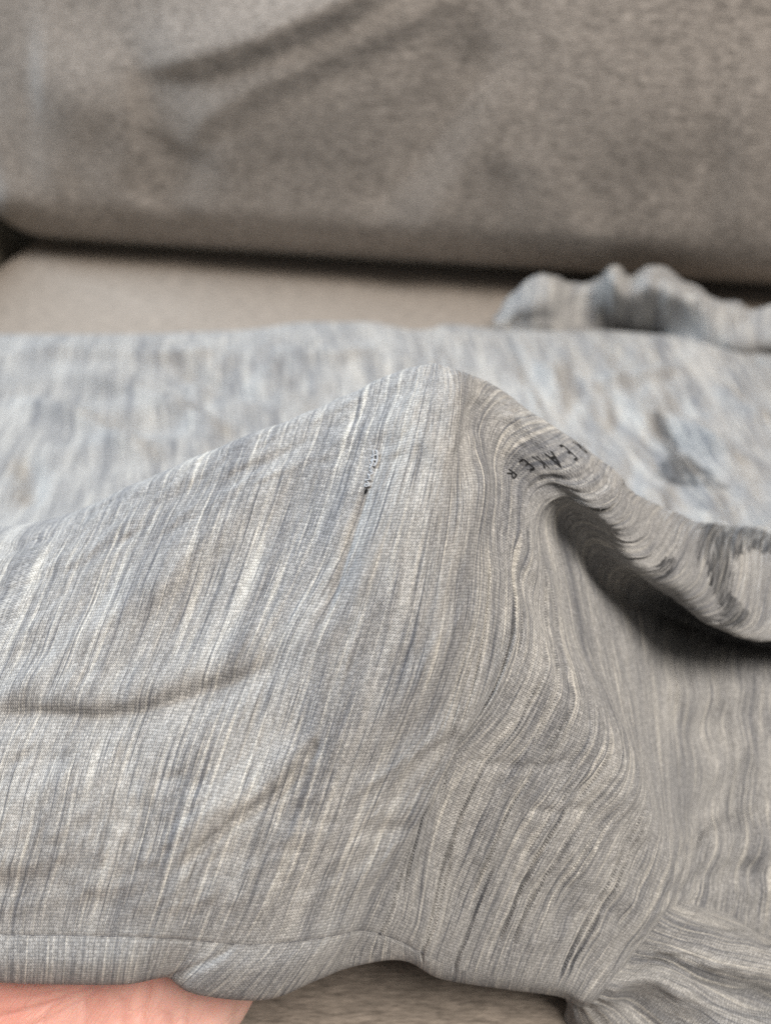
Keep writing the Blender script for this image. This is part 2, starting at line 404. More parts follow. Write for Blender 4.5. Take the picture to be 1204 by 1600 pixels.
C.append(line([(440, 1512, .1885), (400, 1564, .192)], [(470, 1470, .190), (500, 1390, .191), (575, 1200, .193), (640, 1020, .195), (670, 880, .197), (690, 760, .2), (706, 650, .205), (710, 602, .210), (704, 571, .217)], 2, 5, far(.03, .014, .27, .03, .508)))
C.append(line([(520, 1495, .1920), (495, 1532, .195)], [(540, 1460, .192), (565, 1400, .193), (640, 1230, .194), (700, 1090, .196), (735, 970, .198), (748, 850, .201), (757, 740, .206), (744, 700, .211), (742, 668, .214), (752, 637, .216), (776, 607, .223)], 3, 7, far(.055, .033, .27, .03, .508)))
C.append(line([(560, 1485, .1960), (553, 1510, .199)], [(575, 1457, .195), (620, 1360, .195), (690, 1215, .196), (745, 1110, .197), (775, 1000, .2), (780, 900, .204), (778, 820, .208), (784, 762, .213), (783, 722, .217), (800, 692, .218), (835, 672, .221), (862, 665, .229)], 4, 8, far(.073, .05, .268, .032, .515)))
C.append(line([(602, 1488, .2000), (600, 1501, .203)], [(606, 1466, .198), (622, 1430, .197), (650, 1310, .197), (700, 1185, .197), (765, 1090, .198), (800, 1000, .201), (806, 945, .205), (800, 885, .209), (812, 835, .213), (817, 790, .217), (826, 760, .221), (853, 747, .221), (893, 753, .220), (921, 739, .223), (933, 719, .231)], 5, 10, far(.09, .07, .265, .034, .510)))
C.append(line([(692, 1522, .2090), (690, 1531, .213)], [(694, 1508, .207), (722, 1430, .205), (800, 1255, .203), (860, 1165, .204), (888, 1100, .206), (884, 1050, .214), (870, 985, .221), (862, 920, .2235), (851, 862, .225), (846, 815, .2265), (852, 789, .2262), (870, 776, .227), (898, 781, .224), (930, 797, .223), (952, 793, .227), (970, 764, .235)], 4, 9, far(.108, .092, .26, .036, .508)))
C.append(line([(793, 1541, .2150), (792, 1547, .219)], [(796, 1532, .213), (850, 1400, .210), (920, 1290, .210), (978, 1215, .213), (980, 1165, .223), (959, 1105, .231), (930, 1040, .2355), (908, 950, .238), (893, 880, .240), (884, 842, .2415), (886, 818, .2395), (900, 806, .2375), (927, 815, .235), (977, 845, .2345), (1003, 836, .239), (1018, 802, .247)], 3, 9, far(.13, .118, .265, .036, .508)))
C.append(line([(873, 1552, .2190), (873, 1558, .223)], [(876, 1545, .217), (930, 1440, .217), (985, 1340, .219), (1012, 1270, .222), (1006, 1200, .240), (986, 1100, .248), (970, 1010, .253), (952, 945, .258), (941, 908, .266), (953, 884, .260), (978, 886, .250), (1010, 900, .240), (1042, 892, .241), (1060, 867, .245), (1074, 830, .254)], 3, 8, far(.15, .14, .27, .034, .510)))
C.append(line([(927, 1568, .2230), (925, 1574, .227)], [(930, 1562, .220), (985, 1490, .222), (1035, 1410, .226), (1058, 1330, .233), (1050, 1250, .248), (1038, 1120, .262), (1030, 1025, .275), (1028, 985, .288), (1028, 950, .312), (1036, 932, .294), (1056, 938, .260), (1085, 956, .247), (1118, 943, .248), (1132, 905, .254), (1142, 850, .266)], 3, 8, far(.172, .165, .28, .03, .505)))
C.append(line([(1046, 1468, .2390), (1042, 1474, .242)], [(1054, 1455, .237), (1090, 1350, .243), (1105, 1250, .258), (1108, 1120, .268), (1105, 1048, .276), (1107, 1018, .286), (1108, 985, .318), (1114, 965, .300), (1130, 980, .266), (1160, 998, .254), (1193, 985, .256), (1207, 930, .264), (1212, 870, .276)], 2, 6, far(.20, .195, .29, .026, .50)))
C.append(line([(1186, 1478, .2490), (1184, 1484, .252)], [(1192, 1465, .247), (1205, 1330, .252), (1210, 1200, .268), (1210, 1080, .276), (1211, 1045, .283), (1212, 1010, .318), (1216, 988, .304), (1230, 1003, .270), (1262, 1003, .262), (1288, 970, .268), (1298, 890, .284)], 2, 5, far(.235, .23, .30, .022, .495)))
C.append(wline(.25, (.10, .012), (.14, .015), (.17, .02), (.22, .032), (.30, .02), (.485, .012)))
C.append(wline(.38, (.10, .010), (.14, .012), (.18, .013), (.22, .014), (.30, .013), (.485, .012)))

SEG = [14, 34, 170, 110, 110, 46, 130, 14]
def resample(pts, keys):
    L = np.concatenate(([0], np.cumsum(np.linalg.norm(np.diff(pts, axis=0), axis=1)**.75)))
    out = []
    for q, n in enumerate(SEG):
        a, b = L[keys[q]], L[keys[q+1]]
        fine = spline(L, pts, np.linspace(a, b, 200))
        s = np.concatenate(([0], np.cumsum(np.linalg.norm(np.diff(fine, axis=0), axis=1))))
        tt = np.linspace(0, s[-1], n+1)[(1 if q else 0):]
        out.append(np.stack([np.interp(tt, s, fine[:, c]) for c in range(3)], -1))
    return np.concatenate(out)
COLS = np.stack([resample(p, k) for p, k in C], 1)            # rows x ncol x 3
ROW = np.concatenate(([0], np.cumsum(SEG)))                   # key row numbers
# rest spacing across the stripes
gaps = np.linalg.norm(np.diff(COLS, axis=1), axis=2)
ug = np.concatenate(([0], np.cumsum(np.percentile(gaps[ROW[2]:ROW[5]], 50, axis=0))))*1000
parts = []
for j in range(len(ug)-1):
    n = max(6, int((ug[j+1]-ug[j])/(.24 if 8 <= j <= 14 else .36 if 2 <= j <= 15 else 2.5)))
    parts.append(np.linspace(ug[j], ug[j+1], n, endpoint=False))
US = np.concatenate(parts+[[ug[-1]]])
G = spline(ug, np.moveaxis(COLS, 1, 0), US); G = np.moveaxis(G, 0, 1)
G = blur(G, 10, 0); G = blur(G, 70, 1)
NR, NC = G.shape[:2]
VS = np.concatenate((np.zeros((1, NC)), np.cumsum(np.linalg.norm(np.diff(G, axis=0), axis=2), axis=0)))*1000
VS = blur(VS-VS[ROW[2]][None, :], 80, 1)
UU = np.broadcast_to(US[None, :], (NR, NC))
NRM = grid_normals(G)
s_view = np.array((0, 0, CAM_H))-G[ROW[3], NC//2]
if NRM[ROW[3], NC//2]@s_view < 0: NRM = -NRM

PXg, PYg, Dg = project(G)
def zbuffer():
    zb = np.full((420, 320), 9.0)
    ok = (PXg > -20) & (PXg < 1240) & (PYg > 350) & (PYg < 1640)
    np.minimum.at(zb, ((PYg[ok]/4).astype(int), ((PXg[ok]+20)/4).astype(int)), Dg[ok]); return zb
ZB = zbuffer()
ii = np.clip((PYg/4).astype(int), 0, 419); jj = np.clip(((PXg+20)/4).astype(int), 0, 319)
VIS = Dg < ZB[ii, jj]+.006
def pick(px, py, rows=None):
    e = (PXg-px)**2+(PYg-py)**2+np.where(VIS, 0, 4000)
    if rows: e = e.copy(); e[:rows[0]] = 1e9; e[rows[1]:] = 1e9
    return np.unravel_index(np.argmin(e), e.shape)

H = np.zeros((NR, NC))
def crease(poly, width, amp, kind='groove', taper=.18, rows=None, curve=True):
    """a fold line on the cloth; width and amp in millimetres"""
    poly = np.asarray(poly, float)
    if curve and len(poly) > 2: poly = spline(np.arange(len(poly)), poly, np.linspace(0, len(poly)-1, len(poly)*4))
    pts = np.array([G[pick(a, b, rows)] for a, b in poly])*1000
    pts = blur(pts, 2, 0)
    lo = pts.min(0)-3*width-1; hi = pts.max(0)+3*width+1; Gm = G*1000
    sel = np.where(((Gm > lo) & (Gm < hi)).all(2)); X = Gm[sel]; n = NRM[sel]
    best = np.full(len(X), 1e9); side = np.zeros(len(X)); al = np.zeros(len(X))
    for q in range(len(pts)-1):
        a, ab = pts[q], pts[q+1]-pts[q]; l2 = ab@ab
        if l2 < 1e-9: continue
        t = np.clip(((X-a)@ab)/l2, 0, 1); dv = X-a-t[:, None]*ab; dd = np.linalg.norm(dv, axis=1)
        m = dd < best; best[m] = dd[m]; al[m] = (q+t[m])/(len(pts)-1)
        cr = np.cross(n, ab/math.sqrt(l2)); side[m] = np.einsum('ij,ij->i', cr, dv)[m]
    env = np.clip(np.minimum(al, 1-al)/taper, 0, 1); env = env*env*(3-2*env)
    x = best/width; sg = np.sign(side)
    if kind == 'groove': h = -np.exp(-x*x)
    elif kind == 'ridge': h = np.exp(-x*x)
    elif kind == 'tuck':  h = np.where(sg > 0, np.exp(-(x/2.2)**2)-2*np.exp(-(x/.55)**2)*1.0, -np.exp(-(x/.55)**2))
    elif kind == 'tuck_': h = np.where(sg < 0, np.exp(-(x/2.2)**2)-2*np.exp(-(x/.55)**2)*1.0, -np.exp(-(x/.55)**2))
    elif kind == 'step':  h = sg*x*1.6*np.exp(-x*x)
    elif kind == 'step_': h = -sg*x*1.6*np.exp(-x*x)
    H[sel] += amp*env*h

# --- broad undulations of the raised face
crease([(-60, 1118), (60, 1122), (140, 1128), (215, 1120), (300, 1092), (365, 1072), (425, 1040), (470, 1000)], 4.0, 1.4, 'groove')
crease([(-60, 1110), (60, 1112), (140, 1118), (215, 1110), (300, 1082), (365, 1062), (425, 1030)], 1.2, 1.2, 'groove')
crease([(-60, 1080), (60, 1080), (180, 1085), (290, 1050), (370, 1020), (430, 985)], 5.0, .9, 'ridge')
crease([(270, 1365), (330, 1310), (400, 1262), (445, 1228), (485, 1180), (505, 1150)], 1.4, 1.8, 'groove')
crease([(250, 1330), (320, 1280), (390, 1235), (440, 1200), (480, 1150)], 5.0, 1.4, 'ridge')
crease([(590, 1275), (640, 1205), (680, 1172), (730, 1145)], 2.0, 1.0, 'groove')
crease([(560, 1310), (610, 1295), (650, 1300)], 2.2, 1.0, 'groove')
crease([(730, 1188), (790, 1198), (850, 1200), (930, 1178)], 1.5, .7, 'groove')
crease([(820, 1262), (870, 1270), (930, 1262)], 1.5, .7, 'groove')
crease([(200, 1050), (330, 920), (470, 780), (560, 690)], 9.0, 1.4, 'groove', .3)
crease([(60, 1010), (200, 930), (330, 820), (450, 720)], 8.0, 1.0, 'ridge', .3)
crease([(0, 985), (110, 960), (200, 900)], 5, .7, 'groove', .3)
crease([(430, 1050), (480, 930), (520, 850), (560, 780)], 7, 1.0, 'ridge', .3)
# crease running down from the mend
crease([(578, 745), (568, 780), (548, 850), (525, 920), (500, 990)], .9, .9, 'groove', .25)
crease([(610, 720), (596, 790), (572, 880), (545, 960)], 3.2, .8, 'ridge', .3)
crease([(560, 720), (540, 800), (515, 880)], 3.2, .6, 'ridge', .3)
crease([(606, 690), (592, 706), (585, 735), (574, 768)], 1.6, .5, 'groove', .2)
for p_ in ([(585, 735), (560, 722), (535, 715)], [(580, 755), (552, 752), (530, 756)], [(588, 720), (612, 716), (630, 704)], [(583, 745), (606, 748), (626, 742)]): crease(p_, .9, .28, 'groove', .35)
# gather lines of the right shoulder
PLEATS = [
 ([(812, 850), (796, 885), (802, 940), (797, 1010), (760, 1100), (702, 1185), (665, 1250), (650, 1310), (632, 1370)], .75, .8),
 ([(845, 1010), (836, 1075), (810, 1135), (775, 1185), (725, 1260), (690, 1325), (655, 1385), (640, 1440)], .75, .8),
 ([(868, 1035), (862, 1095), (835, 1150), (800, 1200)], .6, .45),
 ([(890, 1065), (887, 1115), (862, 1150), (845, 1195), (815, 1240), (780, 1300), (740, 1370)], .7, .7),
 ([(915, 1105), (912, 1150), (890, 1200), (870, 1230)], .6, .5),
 ([(935, 1140), (926, 1190), (905, 1250), (872, 1290), (850, 1345), (820, 1400), (790, 1450)], .75, .85),
 ([(952, 1165), (944, 1215), (918, 1275), (890, 1310), (868, 1360), (840, 1410), (815, 1455)], .75, .8),
 ([(975, 1200), (968, 1250), (945, 1300), (925, 1340)], .6, .5),
 ([(992, 1232), (982, 1290), (952, 1345), (938, 1400), (925, 1460), (905, 1515)], .75, .85),
 ([(1008, 1272), (1000, 1310), (968, 1352), (952, 1400), (942, 1450), (925, 1520)], .75, .8),
 ([(760, 1390), (735, 1440), (715, 1490)], .7, .6),
 ([(705, 1380), (680, 1430), (665, 1475)], .7, .6),
 ([(640, 1330), (622, 1390), (612, 1440)], .7, .5),
 ([(836, 861), (824, 910), (816, 940), (820, 985)], .7, .6),
 ([(872, 905), (855, 960), (850, 990)], .8, .6),
 ([(892, 975), (878, 1020)], .8, .5),
 ([(775, 905), (770, 980), (740, 1060), (700, 1120)], .7, .4),
 ([(740, 1100), (700, 1160), (665, 1215)], .7, .35)]
def pleat(poly, depth, bulge=.35, side=1, rows=None, gw=.42):
    """a tuck lying along one course of the knit, so that it follows the slub stripes"""
    rows = rows or (ROW[2], ROW[5])
    mid = poly[len(poly)//2]; im, jm = pick(*mid, rows); ia = pick(*poly[0], rows)[0]; ib = pick(*poly[-1], rows)[0]
    i0, i1 = min(ia, ib), max(ia, ib); L = max(8.0, .12*(i1-i0)); i0 -= 12; i1 += 8
    e = np.clip((rowf-i0+6)/L, 0, 1)*np.clip((i1+6-rowf)/L, 0, 1); e = (e*e*(3-2*e))[:, None]
    wig = .35*np.sin(rowf/31.0+jm)[:, None]+.12*np.sin(rowf/14.0+2*jm)[:, None]
    x = US[None, :]-US[jm]-wig; xs = x*side
    h = -depth*np.exp(-(x/gw)**2)+bulge*depth*np.where(xs > 0, np.exp(-(xs/2.4)**2)*np.clip(xs/.5, 0, 1), 0)
    H[:] += e*h
rowf = np.arange(NR)
for p_, w_, a_ in PLEATS: pleat(p_, a_*2.1, gw=.42)
for q_ in range(16):                                        # lesser gathers between them
    px_ = rng.uniform(700, 960); py_ = 1060+1.25*(px_-700)*.75+rng.uniform(0, 130)
    pleat([(px_+12, py_-60), (px_, py_), (px_-25, py_+60)], rng.uniform(.2, .7))
# ripples wrapping the fold on the right
R5 = (ROW[4]-40, ROW[5]+6)
RIPPLES = [
 ([(816, 775), (824, 755), (853, 747), (893, 754), (921, 742), (930, 728)], .8, .8),
 ([(846, 812), (851, 790), (869, 776), (897, 781), (929, 800), (950, 795), (964, 772)], .9, .9),
 ([(867, 825), (876, 806), (897, 801), (922, 811), (955, 835), (978, 847), (1002, 838), (1011, 815)], .9, .9),
 ([(880, 840), (895, 818), (915, 822), (945, 845), (965, 860)], .9, .7),
 ([(800, 745), (815, 728), (850, 728)], .7, .4),
 ([(860, 760), (890, 768), (925, 765), (945, 750)], .9, .5),
 ([(900, 790), (935, 815), (965, 820), (985, 800)], 1.0, .6),
 ([(985, 870), (1010, 872), (1030, 852)], 1.0, .7),
 ([(990, 885), (1020, 892), (1045, 878), (1052, 858)], 1.0, .6),
 ([(1060, 925), (1090, 935), (1115, 915)], 1.2, .6)]
for p_, w_, a_ in RIPPLES: pleat(p_, a_*1.2, .5, -1, R5, .5)
for p_, w_, a_ in [([(1035, 1040), (1060, 1090), (1090, 1150)], 4, 1.6), ([(1050, 1150), (1120, 1128), (1215, 1095)], 6, -2.6), ([(1030, 1075), (1100, 1085), (1210, 1060)], 6, 1.6),
 ([(1060, 1215), (1130, 1195), (1215, 1180)], 6, 2.2), ([(1055, 1290), (1120, 1262), (1210, 1245)], 5, -2.0), ([(1085, 1335), (1140, 1310), (1210, 1300)], 6, 2.4),
 ([(1100, 1385), (1150, 1365), (1204, 1368)], 4, -1.6), ([(1120, 1060), (1150, 1130), (1155, 1200)], 5, 1.4), ([(1165, 1210), (1180, 1290), (1170, 1370)], 5, 1.5)]:
    crease(p_, w_, abs(a_), 'ridge' if a_ > 0 else 'groove', .3, (ROW[2], ROW[4]))
# dips beside the peak
crease([(735, 690), (742, 665), (760, 640), (790, 625)], 4.5, .9, 'groove', .35)
# ends of the raised face near the side edge
crease([(368, 1478), (330, 1500), (285, 1520), (258, 1530)], 1.4, .6, 'tuck', .1, (ROW[1]-2, ROW[2]+8))
# soft wrinkles in the far, flat part
FAR = (ROW[6]-10, ROW[7]+2)
for p_, w_, a_ in [
 ([(0, 620), (90, 640), (190, 690), (260, 740)], 9, 4.0), ([(60, 570), (180, 600), (300, 650), (370, 690)], 9, 3.5),
 ([(30, 700), (50, 750), (45, 800)], 8, -4.0), ([(0, 545), (120, 550), (250, 560), (380, 545)], 9, 3.0),
 ([(250, 560), (360, 610), (460, 640)], 9, -3.0), ([(420, 545), (500, 560), (600, 545)], 10, 3.0),
 ([(880, 600), (1000, 590), (1080, 570)], 8, 3.5), ([(1020, 640), (1050, 680), (1110, 740)], 8, -3.5),
 ([(1060, 640), (1100, 690), (1160, 730)], 9, 4.0), ([(900, 560), (960, 620), (980, 680)], 9, -2.5),
 ([(1110, 600), (1160, 640), (1204, 660)], 9, 3.0), ([(840, 560), (860, 600), (880, 640)], 9, 3.0)]:
    crease(p_, w_*.75, abs(a_)*2.0, 'ridge' if a_ > 0 else 'groove', .3, FAR)

rowf = np.arange(NR)
def rowenv(r0, r1, soft):
    e = np.clip((rowf-r0)/soft, 0, 1)*np.clip((r1-rowf)/soft, 0, 1); return (e*e*(3-2*e))[:, None]
nearE = rowenv(ROW[2], ROW[6], 40); farE = rowenv(ROW[6]-20, ROW[7]-4, 25)
H += nearE*(.35*vnoise(H.shape, 34, 34, 21)+.13*vnoise(H.shape, 70, 120, 22)+.05*vnoise(H.shape, 60, 420, 23))
H += farE*(1.8*vnoise(H.shape, 60, 26, 31)+.6*vnoise(H.shape, 120, 60, 32))
# shallow groove where the two panels are sewn
seamE = np.clip((ug[11]-4-US)/12, 0, 1)[None, :]
H += seamE*(-.40*np.exp(-((rowf-ROW[2])/1.3)**2)[:, None]+(.10*np.exp(-((rowf-ROW[2])/7.0)**2)[:, None])*vnoise((4, NC), 3, 150, 61)[1][None, :])
colE = np.clip((US-ug[8])/(ug[10]-ug[8]), 0, 1)[None, :]*np.clip((ug[16]-US)/10, 0, 1)[None, :]
H += nearE*colE*(.10*vnoise(H.shape, 26, 200, 41)+.025*vnoise(H.shape, 40, 500, 42))
H = blur(blur(H, 2, 0), 1, 1)
G = G+NRM*H[..., None]/1000
G[..., 2] = np.maximum(G[..., 2], .0012)
NRM2 = grid_normals(G)
if (NRM2*NRM).sum() < 0: NRM2 = -NRM2
PXg, PYg, Dg = project(G); ZB = zbuffer()
ii = np.clip((PYg/4).astype(int), 0, 419); jj = np.clip(((PXg+20)/4).astype(int), 0, 319)
VIS = Dg < ZB[ii, jj]+.005

shirt = empty('t_shirt', (0.0, .30, .001), label='heathered grey slub T-shirt spread on the sofa, one side lifted to a peak', category='shirt')
bpy.context.view_layer.update()
r = ROW[2]
child(mesh_grid('front_panel', G[r:], UU[r:], VS[r:], M_shirt), shirt)
UB = UU[:r+1]+137.3
child(mesh_grid('back_panel', G[:r+1], UB, VS[:r+1]*1.0, M_shirt), shirt)

# seam thread sunk in the join
def on_cloth(i, j, off): 
    i0 = int(np.clip(i, 0, NR-1)); j0 = int(np.clip(j, 0, NC-1)); return G[i0, j0]+NRM2[i0, j0]*off
jl = [j for j in range(0, NC, 3) if ug[1] < US[j] < ug[11]-8]
pts = blur(np.array([on_cloth(r, j, -.00012) for j in jl]), 2, 0)
v_, f_ = tube_data(pts, .00016, 6); child(pydata('side_seam', v_, f_, M_threaddark), shirt)

# ------------------------------------------------------------------ printed lettering and graphic on the shirt
def at_uv(u, v, off=.00012):
    jf = np.interp(u, US, np.arange(NC)); j0 = int(min(jf, NC-2)); fj = jf-j0
    p = []; 
    for j in (j0, j0+1):
        i_f = np.interp(v, VS[:, j], np.arange(NR)); i0 = int(min(i_f, NR-2)); fi = i_f-i0
        p.append((G[i0, j]*(1-fi)+G[i0+1, j]*fi, NRM2[i0, j]))
    return p[0][0]*(1-fj)+p[1][0]*fj+p[0][1]*off
GLYPH = {'E': [[(0, 0), (0, 1)], [(0, 1), (.62, 1)], [(0, .5), (.5, .5)], [(0, 0), (.62, 0)]],
         'A': [[(0, 0), (.38, 1)], [(.38, 1), (.76, 0)], [(.14, .36), (.62, .36)]],
         'K': [[(0, 0), (0, 1)], [(0, .42), (.62, 1)], [(.22, .6), (.66, 0)]],
         'R': [[(0, 0), (0, 1)], [(0, 1), (.42, 1), (.6, .86), (.6, .66), (.42, .5), (0, .5)], [(.3, .5), (.64, 0)]],
         'P': [[(0, 0), (0, 1)], [(0, 1), (.42, 1), (.6, .86), (.6, .64), (.42, .5), (0, .5)]]}
def letter(ch, u0, v0, h, wd):
    """reads toward the near edge (-v), its top toward the neck (+u)"""
    vs, fs = [], []
    for st in GLYPH[ch]:
        st = np.asarray(st, float); d = np.concatenate(([0], np.cumsum(np.linalg.norm(np.diff(st, axis=0), axis=1))))
        n = max(4, int(d[-1]*14)); q = np.stack([np.interp(np.linspace(0, d[-1], n), d, st[:, c]) for c in (0, 1)], -1)
        t = np.gradient(q, axis=0); t /= np.linalg.norm(t, axis=1, keepdims=True); nn = np.stack((-t[:, 1], t[:, 0]), -1)
        b = len(vs)
        for k in range(n):
            for s in (-1, 1):
                x, y = (q[k]+s*wd/2*nn[k]); x *= 1.3
                vs.append(at_uv(u0+y*h, v0-x*h))
        fs += [(b+2*k, b+2*k+1, b+2*k+3, b+2*k+2) for k in range(n-1)]
    return pydata('print_letter', vs, fs, M_ink)
LET = [('R', 905, 698), ('E', 889, 708), ('A', 868, 720), ('K', 845, 724), ('E', 822, 726), ('R', 800, 741)]
for ch, px, py in LET:
    i, j = pick(px, py, (ROW[3], ROW[5]+8))
    o = child(letter(ch, US[j]-1.0, VS[i, j]+.9, 1.75, .17), shirt)

def inside(poly, X, Y):
    poly = np.asarray(poly, float); c = np.zeros(X.shape, bool); n = len(poly)
    for a in range(n):
        x1, y1 = poly[a]; x2, y2 = poly[(a+1) % n]
        if y1 == y2: continue
        c ^= ((y1 > Y) != (y2 > Y)) & (X < (x2-x1)*(Y-y1)/(y2-y1)+x1)
    return c
def printed(poly, rows):
    jit = blur(np.random.default_rng(int(poly[0][0])).standard_normal(NC), 2, 0)[None, :]*9
    m = inside(poly, PXg+jit, PYg+.5*jit) & VIS; m[:rows[0]] = False; m[rows[1]:] = False
    q = m[:-1, :-1] & m[1:, :-1] & m[:-1, 1:] & m[1:, 1:]; I, J = np.where(q)
    if not len(I): print('EMPTY PRINT', poly[0]); return
    used = {}; vs = []; uvs = []
    def vid(i, j):
        if (i, j) not in used:
            used[(i, j)] = len(vs); vs.append(G[i, j]+NRM2[i, j]*.00012); uvs.append((US[j], VS[i, j]))
        return used[(i, j)]
    cells = set(zip(I.tolist(), J.tolist())); best = []
    while cells:                                            # keep the one connected patch
        st = [cells.pop()]; comp = []
        while st:
            a, b = st.pop(); comp.append((a, b))
            for nb in ((a+1, b), (a-1, b), (a, b+1), (a, b-1)):
                if nb in cells: cells.remove(nb); st.append(nb)
        if len(comp) > len(best): best = comp
    fs = [(vid(i, j), vid(i, j+1), vid(i+1, j+1), vid(i+1, j)) for i, j in best]
    o = pydata('printed_graphic', vs, fs, M_print); uv = o.data.uv_layers.new(name='UVMap')
    li = np.zeros(len(o.data.loops), np.int32); o.data.loops.foreach_get('vertex_index', li)
    uv.data.foreach_set('uv', np.array(uvs, np.float32)[li].reshape(-1)); child(o, shirt)
printed([(1102, 798), (1150, 812), (1215, 838), (1215, 866), (1165, 862), (1140, 876), (1138, 925), (1182, 964), (1168, 984), (1120, 978), (1122, 950), (1102, 910), (1096, 850)], (ROW[4], ROW[7]))
printed([(1034, 874), (1054, 868), (1064, 890), (1040, 906), (1018, 902)], (ROW[4], ROW[6]))
printed([(1010, 635), (1040, 650), (1062, 700), (1140, 765), (1050, 760), (1020, 742), (1040, 710)], (ROW[5], ROW[7]))

# ------------------------------------------------------------------ the mended hole: a little darn of thread
def darn():
    i0, j0 = pick(590, 706, (ROW[2], ROW[5])); i1, j1 = pick(574, 764, (ROW[2], ROW[5]))
    root = empty('darn', tuple(G[(i0+i1)//2, (j0+j1)//2])); root.parent = shirt; root.matrix_parent_inverse = shirt.matrix_world.inverted()
    bpy.context.view_layer.update()
    a = G[i0, j0]; b = G[i1, j1]; ax = (b-a)/np.linalg.norm(b-a); L = np.linalg.norm(b-a)
    n = NRM2[(i0+i1)//2, (j0+j1)//2]; sd = np.cross(n, ax); sd /= np.linalg.norm(sd)
    rg = np.random.default_rng(4)
    def stitch(c, half, tilt, h, rad, mat, nm='stitch'):
        d = sd*math.cos(tilt)+ax*math.sin(tilt); t = np.linspace(-1, 1, 11)
        pts = [c+d*half*q+n*(h*(1-q**2)-.0002)+ax*.00012*math.sin(3*q+rad*9e4) for q in t]
        v_, f_ = tube_data(pts, rad*(1-.35*np.abs(t)**3), 7); child(pydata(nm, v_, f_, mat), root)
    # side bar running along the slit
    t = np.linspace(.02, .42, 14); pts = [a+ax*L*q+sd*(.0009*math.sin(6*q)-.0001)+n*.0006 for q in t]
    v_, f_ = tube_data(pts, .00030, 8); child(pydata('thread', v_, f_, M_thread), root)
    t = np.linspace(0.0, .5, 14); pts = [a+ax*L*q+sd*(-.0011+.0008*math.sin(5*q))+n*.0004 for q in t]
    v_, f_ = tube_data(pts, .00022, 8); child(pydata('thread', v_, f_, M_thread), root)
    for k, q in enumerate((.03, .12, .24, .33, .40, .46, .52, .57, .63, .68, .74, .79, .85, .91)):
        c = a+ax*L*q+sd*(rg.uniform(-.0003, .0003))
        stitch(c, .0011+rg.uniform(-.0002, .0005), rg.uniform(-.8, .8), .0003+rg.uniform(0, .0005), .00020+rg.uniform(0, .0001), M_thread)
    # knotted loop at the lower end and the remaining pinhole
    c = a+ax*L*.93; t = np.linspace(0, 2*math.pi, 16, endpoint=False)
    pts = [c+sd*(.00055*math.cos(q)+.0002*math.sin(2*q))+ax*(.00035*math.sin(q)+.0002*math.cos(3*q))+n*(.0004+.0002*math.sin(2*q)) for q in t]
    v_, f_ = tube_data(pts, .00026, 7, True); child(pydata('knot', v_, f_, M_thread), root)
    c = a+ax*L*1.08; vs = [c+n*.0002]; 
    for q in np.linspace(0, 2*math.pi, 14, endpoint=False): vs.append(c+sd*.00035*math.cos(q)*(1+.2*math.sin(3*q))+ax*.0008*math.sin(q)+n*.00015)
    child(pydata('pinhole', vs, [(0, k+1, (k+1) % 14+1) for k in range(14)], M_hole), root)
darn()

# fine fuzz standing off the worn knit
def lint():
    rg = np.random.default_rng(90); vs = []; fs = []
    for q in range(5200):
        i = int(np.clip(ROW[5]-abs(rg.normal(0, 45))+8, ROW[2], ROW[6])) if q < 3000 else rg.integers(ROW[2], ROW[5])
        j = int(np.interp(rg.uniform(ug[2], ug[15]), US, np.arange(NC)))
        p = G[i, j]; n = NRM2[i, j]; d = rg.normal(0, 1, 3); d = d-n*(d@n); d /= np.linalg.norm(d)+1e-9
        L = rg.uniform(.0005, .0017); b = len(vs); e = np.cross(d, n)
        c0 = rg.uniform(.2, .8); bend = rg.normal(0, .35)
        for k in range(4):
            t = k/3; c = p+L*(d*t+n*c0*t*(1-.45*t)+e*bend*t*t); w_ = .000022*(1-.6*t)
            vs += [c-e*w_, c+e*w_]
        fs += [(b+2*k, b+2*k+1, b+2*k+3, b+2*k+2) for k in range(3)]
    o = child(pydata('lint', vs, fs, M_lint), shirt); o['kind'] = 'stuff'
lint()

# ------------------------------------------------------------------ near sleeve, lower right
def sheet(lines, nu, nv, seed, mat, name, noise=.3, du=0.0, crumple=0.0):
    Ls = [np.array([P(*q) if len(q) == 3 and q[1] > 20 else np.array(q, float) for q in l]) for l in lines]
    rows = []
    for p in Ls:
        l = np.concatenate(([0], np.cumsum(np.linalg.norm(np.diff(p, axis=0), axis=1)))); rows.append(spline(l, p, np.linspace(0, l[-1], nv)))
    Q = np.stack(rows, 0)                                   # line x nv x 3
    gp = np.concatenate(([0], np.cumsum(np.mean(np.linalg.norm(np.diff(Q, axis=0), axis=2), axis=1))))
    us = np.linspace(0, gp[-1], nu); S = spline(gp, Q, us)  # nu x nv x 3
    S = blur(S, 8, 0); n = grid_normals(S)
    h = noise*(vnoise((nu, nv), 10, 8, seed)+.4*vnoise((nu, nv), 40, 12, seed+1))
    if crumple: h = h+crumple*(1-1.6*np.abs(vnoise((nu, nv), 11, 3, seed+5)))+40e-2*crumple*(1-1.6*np.abs(vnoise((nu, nv), 22, 5, seed+6)))
    if n[nu//2, nv//2, 2] < 0: n = -n
    S = S+n*h[..., None]/1000
    S[..., 2] = np.maximum(S[..., 2], .0012)
    V = np.concatenate((np.zeros((nu, 1)), np.cumsum(np.linalg.norm(np.diff(S, axis=1), axis=2), axis=1)), 1)*1000
    U = np.broadcast_to((us*1000+du)[:, None], V.shape)
    return S, U, V, n
